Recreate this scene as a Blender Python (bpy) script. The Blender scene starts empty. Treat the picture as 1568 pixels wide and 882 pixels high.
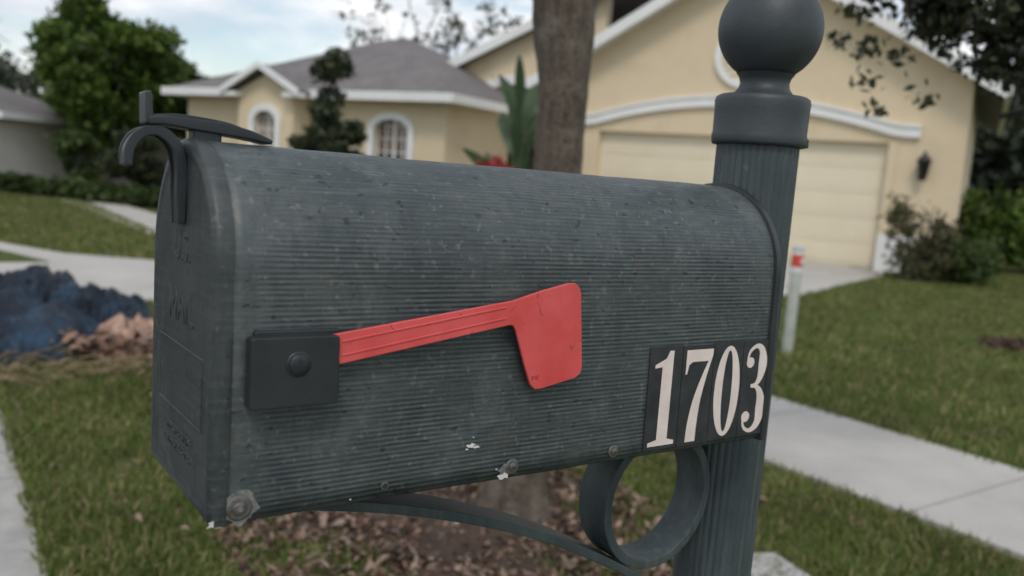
import bpy, bmesh, math, random
import numpy as np
from mathutils import Vector, Matrix, noise as mnoise
random.seed(7); rng=np.random.default_rng(11)
sc=bpy.context.scene
col=sc.collection
pi=math.pi
# ------------------------------------------------------------------ helpers
def link(o,parent=None):
    col.objects.link(o)
    if parent: o.parent=parent
    return o
def empty(name,loc=(0,0,0),rotz=0):
    e=bpy.data.objects.new(name,None); e.empty_display_size=.1; link(e); e.location=loc; e.rotation_euler=(0,0,rotz); return e
def mesh(name,v,f,mat=None,parent=None,smooth=False,loc=None):
    me=bpy.data.meshes.new(name); me.from_pydata([tuple(p) for p in v],[],f); me.update()
    o=bpy.data.objects.new(name,me)
    if mat: me.materials.append(mat)
    if smooth:
        for p in me.polygons: p.use_smooth=True
    if loc: o.location=loc
    return link(o,parent)
def npmesh(name,V,F,mat,parent=None,smooth=False):
    me=bpy.data.meshes.new(name); n=len(V); k=F.shape[1]
    me.vertices.add(n); me.vertices.foreach_set("co",V.astype(np.float32).ravel())
    me.loops.add(F.size); me.loops.foreach_set("vertex_index",F.astype(np.int32).ravel())
    me.polygons.add(len(F)); me.polygons.foreach_set("loop_start",np.arange(0,F.size,k,dtype=np.int32))
    me.polygons.foreach_set("loop_total",np.full(len(F),k,dtype=np.int32))
    me.update(); me.validate()
    if smooth: me.polygons.foreach_set("use_smooth",np.ones(len(F),dtype=bool))
    me.materials.append(mat)
    return link(bpy.data.objects.new(name,me),parent)
def box(name,a,b,mat,parent=None,bev=0,segs=2):
    x0,y0,z0=a;x1,y1,z1=b
    v=[(x0,y0,z0),(x1,y0,z0),(x1,y1,z0),(x0,y1,z0),(x0,y0,z1),(x1,y0,z1),(x1,y1,z1),(x0,y1,z1)]
    f=[(0,3,2,1),(4,5,6,7),(0,1,5,4),(1,2,6,5),(2,3,7,6),(3,0,4,7)]
    o=mesh(name,v,f,mat,parent)
    if bev: bevel(o,bev,segs)
    return o
def bevel(o,w,segs=2):
    m=o.modifiers.new("bev","BEVEL"); m.width=w; m.segments=segs; m.limit_method='ANGLE'; m.angle_limit=math.radians(35)
    for p in o.data.polygons: p.use_smooth=True
    w2=o.modifiers.new("wn","WEIGHTED_NORMAL"); w2.keep_sharp=False
def fixn(o):
    bm=bmesh.new(); bm.from_mesh(o.data); bmesh.ops.recalc_face_normals(bm,faces=bm.faces); bm.to_mesh(o.data); bm.free()
def prism(name,pts,axis,a,b,mat,parent=None,bev=0):
    n=len(pts)
    if axis=='y': v=[(p[0],a,p[1]) for p in pts]+[(p[0],b,p[1]) for p in pts]
    elif axis=='x': v=[(a,p[0],p[1]) for p in pts]+[(b,p[0],p[1]) for p in pts]
    else: v=[(p[0],p[1],a) for p in pts]+[(p[0],p[1],b) for p in pts]
    f=[tuple(range(n)),tuple(range(2*n-1,n-1,-1))]+[(i,(i+1)%n,(i+1)%n+n,i+n) for i in range(n)]
    o=mesh(name,v,f,mat,parent); fixn(o)
    if bev: bevel(o,bev)
    return o
def lathe(name,prof,mat,parent=None,seg=64,loc=(0,0,0)):
    v=[];f=[]
    for (r,z) in prof:
        for i in range(seg):
            a=2*pi*i/seg
            v.append((r*math.cos(a)+loc[0],r*math.sin(a)+loc[1],z+loc[2]))
    for j in range(len(prof)-1):
        for i in range(seg):
            k=(i+1)%seg
            f.append((j*seg+i,j*seg+k,(j+1)*seg+k,(j+1)*seg+i))
    return mesh(name,v,f,mat,parent,smooth=True)
def tube_geo(pts,rad,seg=8):
    pts=[Vector(p) for p in pts]; v=[];f=[]
    for i,p in enumerate(pts):
        d=(pts[min(i+1,len(pts)-1)]-pts[max(i-1,0)]).normalized()
        a=d.orthogonal() if abs(d.z)<.9 else d.cross(Vector((0,1,0)))
        a.normalize(); b=d.cross(a)
        for k in range(seg):
            t=2*pi*k/seg; v.append(p+(a*math.cos(t)+b*math.sin(t))*rad[i])
    for i in range(len(pts)-1):
        for k in range(seg):
            l=(k+1)%seg; f.append((i*seg+k,i*seg+l,(i+1)*seg+l,(i+1)*seg+k))
    return v,f
def tubes(name,lst,mat,parent=None,seg=8):
    V=[];F=[]
    for pts,rad in lst:
        v,f=tube_geo(pts,rad,seg); o=len(V); V+=v; F+=[tuple(i+o for i in q) for q in f]
    return mesh(name,V,F,mat,parent,smooth=True)
def smoothcurve(pts,n=8):
    P=[Vector(p) for p in pts]; P=[2*P[0]-P[1]]+P+[2*P[-1]-P[-2]]; out=[]
    for i in range(1,len(P)-2):
        for k in range(n):
            t=k/n; a,b,c,d=P[i-1],P[i],P[i+1],P[i+2]
            out.append(.5*((2*b)+(-a+c)*t+(2*a-5*b+4*c-d)*t*t+(-a+3*b-3*c+d)*t**3))
    out.append(P[-2]); return out
# ------------------------------------------------------------------ materials
class NT:
    def __init__(s,name):
        s.m=bpy.data.materials.new(name); s.m.use_nodes=True; s.t=s.m.node_tree; s.b=s.t.nodes["Principled BSDF"]
    def n(s,typ,**k):
        nd=s.t.nodes.new(typ)
        for a,b in k.items(): setattr(nd,a,b)
        return nd
    def l(s,a,b): s.t.links.new(a,b)
    def coord(s,kind="Object",scale=(1,1,1)):
        tc=s.n("ShaderNodeTexCoord"); mp=s.n("ShaderNodeMapping"); mp.inputs["Scale"].default_value=scale
        s.l(tc.outputs[kind],mp.inputs[0]); return mp.outputs[0]
    def noise(s,vec,scale,detail=4,rough=.6):
        nd=s.n("ShaderNodeTexNoise"); nd.inputs["Scale"].default_value=scale; nd.inputs["Detail"].default_value=detail; nd.inputs["Roughness"].default_value=rough
        s.l(vec,nd.inputs["Vector"]); return nd.outputs[0]
    def ramp(s,fac,stops):
        r=s.n("ShaderNodeValToRGB"); e=r.color_ramp.elements
        while len(e)<len(stops): e.new(.5)
        for i,(p,c) in enumerate(stops):
            e[i].position=p; e[i].color=(*c,1) if len(c)==3 else c
        s.l(fac,r.inputs[0]); return r.outputs[0]
    def g(s,fac,a,b,hi=1.0,lo=0.0): return s.ramp(fac,[(a,(lo,)*3),(b,(hi,)*3)])
    def mix(s,fac,a,b,mode='MIX'):
        m=s.n("ShaderNodeMix",data_type='RGBA',blend_type=mode)
        for sock,v in ((m.inputs[0],fac),(m.inputs[6],a),(m.inputs[7],b)):
            if isinstance(v,(int,float)): sock.default_value=v
            elif isinstance(v,tuple): sock.default_value=(*v,1) if len(v)==3 else v
            else: s.l(v,sock)
        return m.outputs[2]
    def math(s,op,a,b=None,c=None):
        m=s.n("ShaderNodeMath",operation=op)
        for i,v in enumerate((a,b,c)):
            if v is None: continue
            if isinstance(v,(int,float)): m.inputs[i].default_value=v
            else: s.l(v,m.inputs[i])
        return m.outputs[0]
    def bump(s,h,strength=.3,dist=.01):
        b=s.n("ShaderNodeBump"); b.inputs["Strength"].default_value=strength; b.inputs["Distance"].default_value=dist
        s.l(h,b.inputs["Height"]); s.l(b.outputs[0],s.b.inputs["Normal"]); return b
    def base(s,c):
        if isinstance(c,tuple): s.b.inputs["Base Color"].default_value=(*c,1)
        else: s.l(c,s.b.inputs["Base Color"])
    def rough(s,r):
        if isinstance(r,(int,float)): s.b.inputs["Roughness"].default_value=r
        else: s.l(r,s.b.inputs["Roughness"])
def noisy(name,c1,c2,scale=5,rough=.7,bump=.2,bdist=.01,bscale=None,detail=5,coord="Object",stretch=(1,1,1),spec=.5,c3=None):
    m=NT(name); v=m.coord(coord,stretch); n=m.noise(v,scale,detail)
    st=[(.3,c1),(.7,c2)] if c3 is None else [(.28,c1),(.5,c2),(.72,c3)]
    m.base(m.ramp(n,st)); m.rough(rough); m.b.inputs["Specular IOR Level"].default_value=spec
    if bump: m.bump(m.noise(v,bscale or scale*6,4),bump,bdist)
    return m.m
def leafmat(name,cols,rough=.55,trans=.25,nscale=1.3,dark=.62):
    m=NT(name); g=m.n("ShaderNodeNewGeometry"); n=len(cols)
    c=m.ramp(g.outputs["Random Per Island"],[(i/(n-1),cc) for i,cc in enumerate(cols)])
    big=m.noise(m.coord("Object"),nscale,3)
    c2=m.mix(m.g(big,.38,.62),m.mix(1.0,c,(dark,dark,dark),'MULTIPLY'),c)
    m.base(c2); m.rough(rough); m.b.inputs["Specular IOR Level"].default_value=.3
    tr=m.n("ShaderNodeBsdfTranslucent"); m.l(c2,tr.inputs[0]); mx=m.n("ShaderNodeMixShader"); mx.inputs[0].default_value=trans
    out=[x for x in m.t.nodes if x.type=='OUTPUT_MATERIAL'][0]
    m.l(m.b.outputs[0],mx.inputs[1]); m.l(tr.outputs[0],mx.inputs[2]); m.l(mx.outputs[0],out.inputs[0])
    return m.m
def mk_box_mat(name,ribs=True,k=1.0):
    m=NT(name)
    ob=m.coord("Object")
    n0=m.noise(ob,5.5,4,.6)
    n1=m.noise(ob,17,7,.7)
    n2=m.noise(m.coord("Object",(5,1,70)),6,5,.7)
    n3=m.noise(m.coord("Object",(26,26,5)),3,5,.65)
    n4=m.noise(ob,190,3,.55)
    def C(r,g,b): return (r*k,g*k,b*k)
    c=m.ramp(n1,[(.25,C(.040,.051,.052)),(.5,C(.064,.078,.078)),(.75,C(.100,.115,.112))])
    c=m.mix(m.g(n0,.38,.62,.65),c,C(.034,.046,.049))
    c=m.mix(m.g(n2,.50,.80,.70),c,C(.140,.152,.146))
    c=m.mix(m.g(n3,.50,.70,.60),c,C(.030,.039,.042))
    c=m.mix(m.g(m.noise(m.coord("Object",(1.4,1.4,.7)),11,7,.8),.54,.70,.45),c,C(.135,.150,.145))
    c=m.mix(m.g(m.noise(m.coord("Object",(1,1,1.0)),38,6,.75),.56,.72,.45),c,C(.15,.162,.153))
    c=m.mix(m.g(n4,.60,.72,.55),c,C(.18,.19,.175))
    c=m.mix(m.ramp(m.noise(m.coord("Object",(1,1,1.6)),125,2,.4),[(.28,(.85,)*3),(.33,(0,)*3)]),c,(.016,.02,.02))
    c=m.mix(m.g(m.noise(ob,30,5,.7),.62,.76,.45),c,(.12,.10,.075))
    m.b.inputs["Specular IOR Level"].default_value=.5
    m.rough(m.math('MULTIPLY_ADD',n1,.36,.28))
    if ribs:
        tc=m.n("ShaderNodeTexCoord"); sx=m.n("ShaderNodeSeparateXYZ"); m.l(tc.outputs["UV"],sx.inputs[0])
        w=m.math('MULTIPLY_ADD',m.math('SINE',m.math('MULTIPLY',sx.outputs[1],2*pi/.0033)),.5,.5)
        patch=m.ramp(m.noise(m.coord("Object",(1,1,2.6)),13,4,.65),[(.36,(.12,)*3),(.60,(1,)*3)])
        mask=m.math('MULTIPLY',m.g(sx.outputs[0],.018,.040),patch)
        rib=m.math('MULTIPLY',w,mask)
        h=m.math('ADD',rib,m.math('MULTIPLY',n4,.9)); h=m.math('ADD',h,m.math('MULTIPLY',n1,1.6))
        m.bump(h,.60,.0006)
        c=m.mix(m.math('MULTIPLY',m.math('SUBTRACT',1.0,w),m.math('MULTIPLY',mask,.34)),c,(.020,.027,.030))
    else:
        m.bump(m.math('ADD',n4,n1),.5,.0005)
    m.base(c); return m.m
M_body=mk_box_mat("weathered_mailbox_paint")
M_door=mk_box_mat("mailbox_door_paint",False,.62)
M_black=noisy("black_plastic",(.012,.015,.017),(.028,.033,.036),25,.45,.25,.0006,220)
M_hook=noisy("hook_plastic",(.013,.017,.020),(.030,.037,.040),30,.42,.2,.0005,200)
def mk_post():
    m=NT("post_paint"); n1=m.noise(m.coord("Object",(1,1,.35)),22,6,.65); n2=m.noise(m.coord("Object",(60,60,3)),2,4,.6)
    c=m.ramp(n1,[(.3,(.028,.040,.044)),(.55,(.046,.062,.066)),(.8,(.085,.105,.105))])
    c=m.mix(m.g(n2,.5,.8,.6),c,(.12,.14,.135))
    c=m.mix(m.g(m.noise(m.coord("Object"),60,5,.7),.60,.74,.5),c,(.15,.165,.155))
    m.base(c); m.rough(.55); m.bump(m.noise(m.coord("Object"),260,3),.4,.0006); return m.m
M_post=mk_post()
def mk_flag():
    m=NT("faded_red_flag_plastic"); v=m.coord("Object"); n=m.noise(v,22,5)
    c=m.ramp(n,[(.3,(.58,.062,.062)),(.7,(.70,.115,.112))])
    vo=m.n("ShaderNodeTexVoronoi",feature='DISTANCE_TO_EDGE'); vo.inputs["Scale"].default_value=30
    wv=m.n("ShaderNodeVectorMath",operation='ADD'); nn=m.n("ShaderNodeTexNoise"); nn.inputs["Scale"].default_value=40; m.l(v,nn.inputs["Vector"])
    sc_=m.n("ShaderNodeVectorMath",operation='SCALE'); sc_.inputs["Scale"].default_value=.02; m.l(nn.outputs[1],sc_.inputs[0]); m.l(v,wv.inputs[0]); m.l(sc_.outputs[0],wv.inputs[1]); m.l(wv.outputs[0],vo.inputs["Vector"])
    scr=m.math('MULTIPLY',m.ramp(vo.outputs[0],[(.0,(1,)*3),(.016,(0,)*3)]),m.g(m.noise(v,45,2),.54,.60,.8))
    c=m.mix(scr,c,(.14,.018,.018)); c=m.mix(m.g(m.noise(v,150,2,.4),.70,.75,.6),c,(.2,.03,.03))
    m.base(c); m.rough(.38); m.bump(m.noise(v,120,3),.25,.0005); return m.m
M_flag=mk_flag()
M_label=noisy("label_black",(.014,.016,.018),(.036,.039,.041),60,.5,.3,.0004,300)
M_digit=noisy("label_digit_white",(.66,.56,.51),(.78,.69,.64),50,.5,.2,.0003,300)
M_metal=noisy("weathered_screw",(.06,.06,.055),(.20,.19,.17),120,.5,.5,.0008,500)
M_metal.node_tree.nodes["Principled BSDF"].inputs["Metallic"].default_value=.4
M_scuff=noisy("worn_paint_ring",(.09,.095,.09),(.24,.24,.22),140,.7,.5,.0008,400)
M_chip=noisy("bare_white_chip",(.5,.5,.47),(.72,.71,.68),90,.7,.3,.0005,400)
def mk_conc(name,a,b,c3,s,bs=.4):
    m=NT(name); v=m.coord("Object"); n=m.noise(v,s,6,.65); n2=m.noise(v,45,4,.7)
    c=m.ramp(n,[(.28,a),(.5,b),(.72,c3)]); c=m.mix(m.g(n2,.5,.75,.35),c,(.26,.24,.21)); m.base(c); m.rough(.88); m.bump(m.noise(v,150,4),bs,.002); return m.m
M_conc=mk_conc("concrete",(.36,.34,.315),(.43,.41,.38),(.49,.47,.435),1.7)
M_curb=mk_conc("curb_concrete",(.26,.255,.25),(.34,.33,.31),(.42,.405,.38),5)
M_asph=noisy("asphalt",(.04,.04,.042),(.07,.07,.07),30,.9,.5,.006,200)
M_stucco=noisy("cream_stucco",(.60,.485,.325),(.67,.555,.385),1.2,.85,.4,.008,60,c3=(.635,.52,.355))
M_white=noisy("white_trim",(.72,.72,.71),(.80,.80,.79),2,.6,.05)
M_gdoor=noisy("garage_door_paint",(.70,.62,.46),(.75,.67,.51),1.5,.55,.05)
def mk_roof():
    m=NT("roof_shingle"); v=m.coord("Object"); br=m.n("ShaderNodeTexBrick"); br.inputs["Scale"].default_value=3.2
    br.inputs["Color1"].default_value=(.12,.108,.105,1); br.inputs["Color2"].default_value=(.19,.175,.17,1); br.inputs["Mortar"].default_value=(.07,.065,.062,1)
    br.inputs["Mortar Size"].default_value=.02; br.inputs["Brick Width"].default_value=.6; br.inputs["Row Height"].default_value=.4
    m.l(v,br.inputs["Vector"]); n=m.noise(v,2,5); m.base(m.mix(.5,br.outputs[0],m.ramp(n,[(.3,(.12,.112,.112)),(.7,(.21,.195,.19))]))); m.rough(.9)
    m.bump(m.noise(v,40,3),.4,.01); return m.m
M_roof=mk_roof()
M_glass=NT("window_glass"); M_glass.base(M_glass.ramp(M_glass.noise(M_glass.coord("Object"),2.4,3),[(.38,(.02,.022,.025)),(.52,(.16,.09,.055)),(.7,(.22,.16,.11))])); M_glass.rough(.08); M_glass=M_glass.m
def mk_ground():
    m=NT("lawn_soil"); v=m.coord("Object"); n=m.noise(v,.9,6,.6); n2=m.noise(v,9,5,.7); n3=m.noise(v,70,3,.6)
    c=m.ramp(n2,[(.3,(.065,.100,.024)),(.5,(.110,.150,.038)),(.72,(.18,.185,.066))])
    c=m.mix(m.g(n,.42,.66,.5),c,(.18,.165,.075))
    c=m.mix(m.ramp(n3,[(.3,(.7,)*3),(.6,(0,)*3)]),c,(.045,.06,.02))
    m.base(c); m.rough(.95); m.bump(m.math('ADD',n2,n3),.9,.04); m.b.inputs["Specular IOR Level"].default_value=.1; return m.m
M_ground=mk_ground()
M_grass=leafmat("grass_blades",[(.075,.120,.026),(.115,.175,.034),(.155,.215,.048),(.20,.235,.07),(.30,.27,.11),(.44,.37,.20)],.6,.4,1.6,.72)
M_litter=leafmat("dead_leaves",[(.050,.030,.022),(.12,.068,.046),(.20,.12,.085),(.30,.20,.15),(.38,.28,.22),(.05,.033,.025)],.85,.05,6,.55)
M_paper=leafmat("torn_cardboard",[(.16,.09,.06),(.34,.21,.15),(.52,.36,.28),(.12,.07,.045)],.8,.05,4,.7)
M_dirt=leafmat("dirt_clods",[(.05,.03,.02),(.10,.06,.04),(.16,.10,.07)],.9,.0)
M_mulch=noisy("mulch_soil",(.030,.020,.014),(.10,.062,.042),14,.95,.9,.03,50)
def mk_bark(name,a,b,c3,c4):
    m=NT(name); n=m.noise(m.coord("Object",(9,9,1.8)),3,8,.75); n2=m.noise(m.coord("Object"),9,6,.7); n3=m.noise(m.coord("Object",(1,1,.8)),55,4,.7)
    c=m.ramp(n,[(.3,a),(.52,b),(.72,c3)]); c=m.mix(m.g(n2,.5,.68,.7),c,c4); c=m.mix(m.ramp(n3,[(.33,(.8,)*3),(.48,(0,)*3)]),c,a)
    m.base(c); m.rough(.9); m.bump(m.math('ADD',m.math('ADD',n,m.math('MULTIPLY',n2,.7)),n3),1.0,.022); return m.m
M_bark=mk_bark("oak_bark",(.055,.042,.033),(.155,.120,.092),(.24,.195,.155),(.28,.245,.20))
M_bark2=mk_bark("grey_bark",(.06,.052,.045),(.13,.115,.10),(.2,.18,.16),(.2,.19,.17))
L_bright=leafmat("leaves_bright",[(.035,.068,.014),(.075,.14,.022),(.135,.21,.034),(.21,.28,.06)],.5,.4,.8,.5)
L_mid=leafmat("leaves_mid",[(.035,.062,.018),(.062,.105,.028),(.095,.145,.038),(.15,.19,.065)],.5,.4,1.6)
L_dark=leafmat("leaves_dark",[(.022,.034,.016),(.038,.058,.026),(.062,.085,.040),(.11,.12,.06)],.5,.3,1.6)
L_oak=leafmat("leaves_oak",[(.026,.038,.024),(.042,.058,.030),(.065,.082,.038),(.12,.11,.06)],.4,.25)
L_olive=leafmat("leaves_olive",[(.08,.09,.042),(.13,.135,.06),(.20,.18,.095)],.6,.35)
L_bop=leafmat("leaves_banana",[(.07,.12,.06),(.12,.18,.09),(.19,.25,.15)],.35,.35)
L_red=leafmat("leaves_red",[(.22,.02,.02),(.42,.04,.04),(.5,.08,.07)],.4,.2)
L_far=leafmat("leaves_far",[(.050,.065,.050),(.075,.095,.062),(.11,.12,.09)],.7,.2)
M_blackmetal=noisy("lamp_metal",(.01,.01,.01),(.03,.03,.03),10,.4,.1)
# ------------------------------------------------------------------ camera
yaw,pitch,roll=math.radians(55.089),math.radians(7.564),math.radians(4.158)
F=Vector((math.cos(pitch)*math.cos(yaw),math.cos(pitch)*math.sin(yaw),-math.sin(pitch)))
r0=Vector((math.sin(yaw),-math.cos(yaw),0)); u0=r0.cross(F)
R=math.cos(roll)*r0+math.sin(roll)*u0; U=math.cos(roll)*u0-math.sin(roll)*r0
cam=bpy.data.cameras.new("camera"); co=bpy.data.objects.new("camera",cam); col.objects.link(co)
mw=Matrix((R,U,-F)).transposed().to_4x4(); mw.translation=Vector((-.1372,-.5721,1.2727)); co.matrix_world=mw
cam.sensor_width=36; cam.lens=1306.1/1568*36; cam.clip_start=.05; cam.clip_end=1500
cam.dof.use_dof=True; cam.dof.focus_distance=.66; cam.dof.aperture_fstop=6.0
sc.camera=co
# ------------------------------------------------------------------ world & sun
sun_el,sun_az_dir=math.radians(52),Vector((-.55,-.75,0)).normalized()
w=bpy.data.worlds.new("World"); sc.world=w; w.use_nodes=True; nt=w.node_tree
bg=nt.nodes["Background"]; sky=nt.nodes.new("ShaderNodeTexSky"); sky.sky_type='NISHITA'; sky.sun_disc=False
sky.sun_elevation=sun_el; sky.sun_rotation=math.atan2(sun_az_dir.x,sun_az_dir.y); sky.air_density=1.2; sky.dust_density=1.0
tc=nt.nodes.new("ShaderNodeTexCoord"); mp=nt.nodes.new("ShaderNodeMapping"); mp.inputs["Scale"].default_value=(1,1,3.0); mp.inputs["Location"].default_value=(.35,.1,.2)
nz=nt.nodes.new("ShaderNodeTexNoise"); nz.inputs["Scale"].default_value=4.2; nz.inputs["Detail"].default_value=8; nz.inputs["Roughness"].default_value=.55
rp=nt.nodes.new("ShaderNodeValToRGB"); rp.color_ramp.elements[0].position=.42; rp.color_ramp.elements[0].color=(.22,.22,.22,1); rp.color_ramp.elements[1].position=.56; rp.color_ramp.elements[1].color=(1,1,1,1)
nz2=nt.nodes.new("ShaderNodeTexNoise"); nz2.inputs["Scale"].default_value=8; nz2.inputs["Detail"].default_value=5
cr=nt.nodes.new("ShaderNodeValToRGB"); cr.color_ramp.elements[0].position=.35; cr.color_ramp.elements[0].color=(.60,.66,.74,1); cr.color_ramp.elements[1].position=.62; cr.color_ramp.elements[1].color=(1,1,1,1)
vm=nt.nodes.new("ShaderNodeVectorMath"); vm.operation='SCALE'; vm.inputs["Scale"].default_value=8.4
mx=nt.nodes.new("ShaderNodeMix"); mx.data_type='RGBA'
nt.links.new(tc.outputs["Generated"],mp.inputs[0]); nt.links.new(mp.outputs[0],nz.inputs["Vector"]); nt.links.new(nz.outputs[0],rp.inputs[0])
nt.links.new(mp.outputs[0],nz2.inputs["Vector"]); nt.links.new(nz2.outputs[0],cr.inputs[0]); nt.links.new(cr.outputs[0],vm.inputs[0]); nt.links.new(vm.outputs[0],mx.inputs[7])
nt.links.new(rp.outputs[0],mx.inputs[0]); nt.links.new(sky.outputs[0],mx.inputs[6]); nt.links.new(mx.outputs[2],bg.inputs[0]); bg.inputs[1].default_value=.135
sl=bpy.data.lights.new("sun","SUN"); sl.energy=1.35; sl.angle=math.radians(15); sl.color=(1,.93,.84)
so=bpy.data.objects.new("sun",sl); col.objects.link(so)
sd=Vector((sun_az_dir.x*math.cos(sun_el),sun_az_dir.y*math.cos(sun_el),math.sin(sun_el)))
so.rotation_euler=sd.to_track_quat('Z','Y').to_euler(); so.location=(0,0,20)
sc.view_settings.view_transform='Standard'; sc.view_settings.look='None'; sc.view_settings.exposure=0
# ------------------------------------------------------------------ ground
xs=[(-400,0),(-8.2,0),(-8.18,-.14),(.04,-.14),(.06,0),(400,0)]
v=[];f=[]
for x,z in xs: v+=[(x,-400,z),(x,400,z)]
f=[(2*i,2*i+2,2*i+3,2*i+1) for i in range(len(xs)-1)]
mesh("ground",v,f,M_ground)
mesh("street_road",[(-8.1,-200,-.134),(-.42,-200,-.134),(-.42,200,-.134),(-8.1,200,-.134)],[(0,1,2,3)],M_asph)
prof=[(.150,.008),(.145,-.1),(-.45,-.2),(-.45,-.126),(-.10,-.115),(-.06,-.01),(-.035,.008)]
crb=empty("street_curb")
for i,y in enumerate(np.arange(-12,60,1.5)):
    prism("curb_section",prof,'y',y+.006,y+1.494,M_curb,crb)
def slab(name,poly,z,mat,parent=None,th=.05):
    return prism(name,poly,'z',z-th,z,mat,parent)
sw=empty("sidewalk")
ty=math.radians(-2.58)
for i in range(-6,40):
    y0=i*1.22+.004; y1=(i+1)*1.22-.006
    def sx(x,y): return x+math.tan(ty)*(y-1.5)
    slab("slab",[(sx(3.15,y0),y0),(sx(4.27,y0),y0),(sx(4.27,y1),y1),(sx(3.15,y1),y1)],.022,M_conc,sw,.06)
HA=math.radians(116.87); P0=Vector((14.38,8.44,0)); sdv=Vector((math.cos(HA),math.sin(HA),0)); ndv=Vector((-math.sin(HA),math.cos(HA),0))
def HW(s,n): p=P0+sdv*s+ndv*n; return (p.x,p.y)
drive=[HW(-.1,.0),HW(-.15,1.2),(9.2,6.25),(6.3,6.15),(4.2,6.4),(3.0,6.7),(1.2,6.9),(.4,6.6),(.15,6.2),(.15,12.2),(.62,11.46),(1.2,10.3),(2.02,9.69),(3.1,9.5),(4.2,9.55),(8,11.6),HW(6.1,1.5),HW(6.1,0)]
slab("driveway",drive,.014,M_conc,None,.05)
slab("lawn_patch",[(.17,10.9),(.57,10.55),(.96,9.5),(.5,9.46),(.17,9.55)],.02,M_ground,None,.02)
slab("utility_slab",[(2.06,1.30),(2.30,1.20),(2.2,.75),(1.9,.85)],.03,mk_conc("slab_concrete",(.36,.35,.34),(.42,.41,.40),(.47,.46,.45),3,.1),None,.05)
# ------------------------------------------------------------------ grass
def blades(name,P,hmin,hmax,wid,mat=M_grass,zoff=0):
    n=len(P); h=rng.uniform(hmin,hmax,n); a=rng.uniform(0,2*pi,n); wd=wid*rng.uniform(.6,1.3,n)
    la=rng.uniform(0,2*pi,n); ln=h*rng.uniform(.15,1.1,n)
    base=np.column_stack([P[:,0],P[:,1],np.full(n,zoff)])
    side=np.column_stack([np.cos(a),np.sin(a),np.zeros(n)])*wd[:,None]*.5
    lean=np.column_stack([np.cos(la),np.sin(la),np.zeros(n)])*ln[:,None]
    mid=base+lean*.35; mid[:,2]+=h*.62; tip=base+lean; tip[:,2]+=h*rng.uniform(.7,1,n)
    V=np.stack([base-side,base+side,mid+side*.8,mid-side*.8,tip],1).reshape(-1,3)
    i=np.arange(n)[:,None]*5
    F3=np.concatenate([i+np.array([[0,1,2]]),i+np.array([[0,2,3]]),i+np.array([[3,2,4]])],0)
    return npmesh(name,V,F3,mat)
def inpoly(P,poly):
    x,y=P[:,0],P[:,1]; c=np.zeros(len(P),bool); n=len(poly); j=n-1
    for i in range(n):
        xi,yi=poly[i];xj,yj=poly[j]
        if yi!=yj: c^=((yi>y)!=(yj>y))&(x<(xj-xi)*(y-yi)/(yj-yi)+xi)
        j=i
    return c
def patchy(P,sc_): return np.array([mnoise.noise(Vector((p[0]*sc_,p[1]*sc_,0))) for p in P])
mc=(1.43,1.93); mra,mrb=.66,.72
def mulchd(P):
    a=np.arctan2(P[:,1]-mc[1],P[:,0]-mc[0]); rr=1+.18*np.sin(3*a+1)+.1*np.sin(7*a); return np.hypot((P[:,0]-mc[0])/mra,(P[:,1]-mc[1])/mrb)/rr
P=np.column_stack([rng.uniform(.13,3.2,120000),rng.uniform(.2,6.9,120000)])
md=mulchd(P)+.5*patchy(P,4.5)
keep=(P[:,0]<3.13+math.tan(ty)*(P[:,1]-1.5)+rng.uniform(-.02,.05,len(P)))&~inpoly(P,drive)&(rng.uniform(0,1,len(P))<np.clip((md-.55)*2.0,.10,1))
P=P[keep]; P=P[patchy(P,2.2)+rng.uniform(-.3,.5,len(P))>-.35]
blades("lawn_grass",P,.022,.06,.007)
P=np.column_stack([rng.uniform(4.1,18,150000),rng.uniform(-4,9,150000)])
P[:,0]=4.1+(P[:,0]-4.1)**1.25/(13.9**.25)
keep=(P[:,0]>4.24+math.tan(ty)*(P[:,1]-1.5)+rng.uniform(-.05,.03,len(P)))&~inpoly(P,drive)&(np.hypot((P[:,0]-8.35)/.5,(P[:,1]-3.2)/.5)>.8)
blades("lawn_grass",P[keep],.03,.07,.011)
P=np.column_stack([rng.uniform(.15,9,80000),rng.uniform(9.6,26,80000)]); keep=~inpoly(P,drive)&((P[:,0]<2.8)|(P[:,0]>4.0))
blades("lawn_grass",P[keep],.04,.09,.02)
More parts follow.
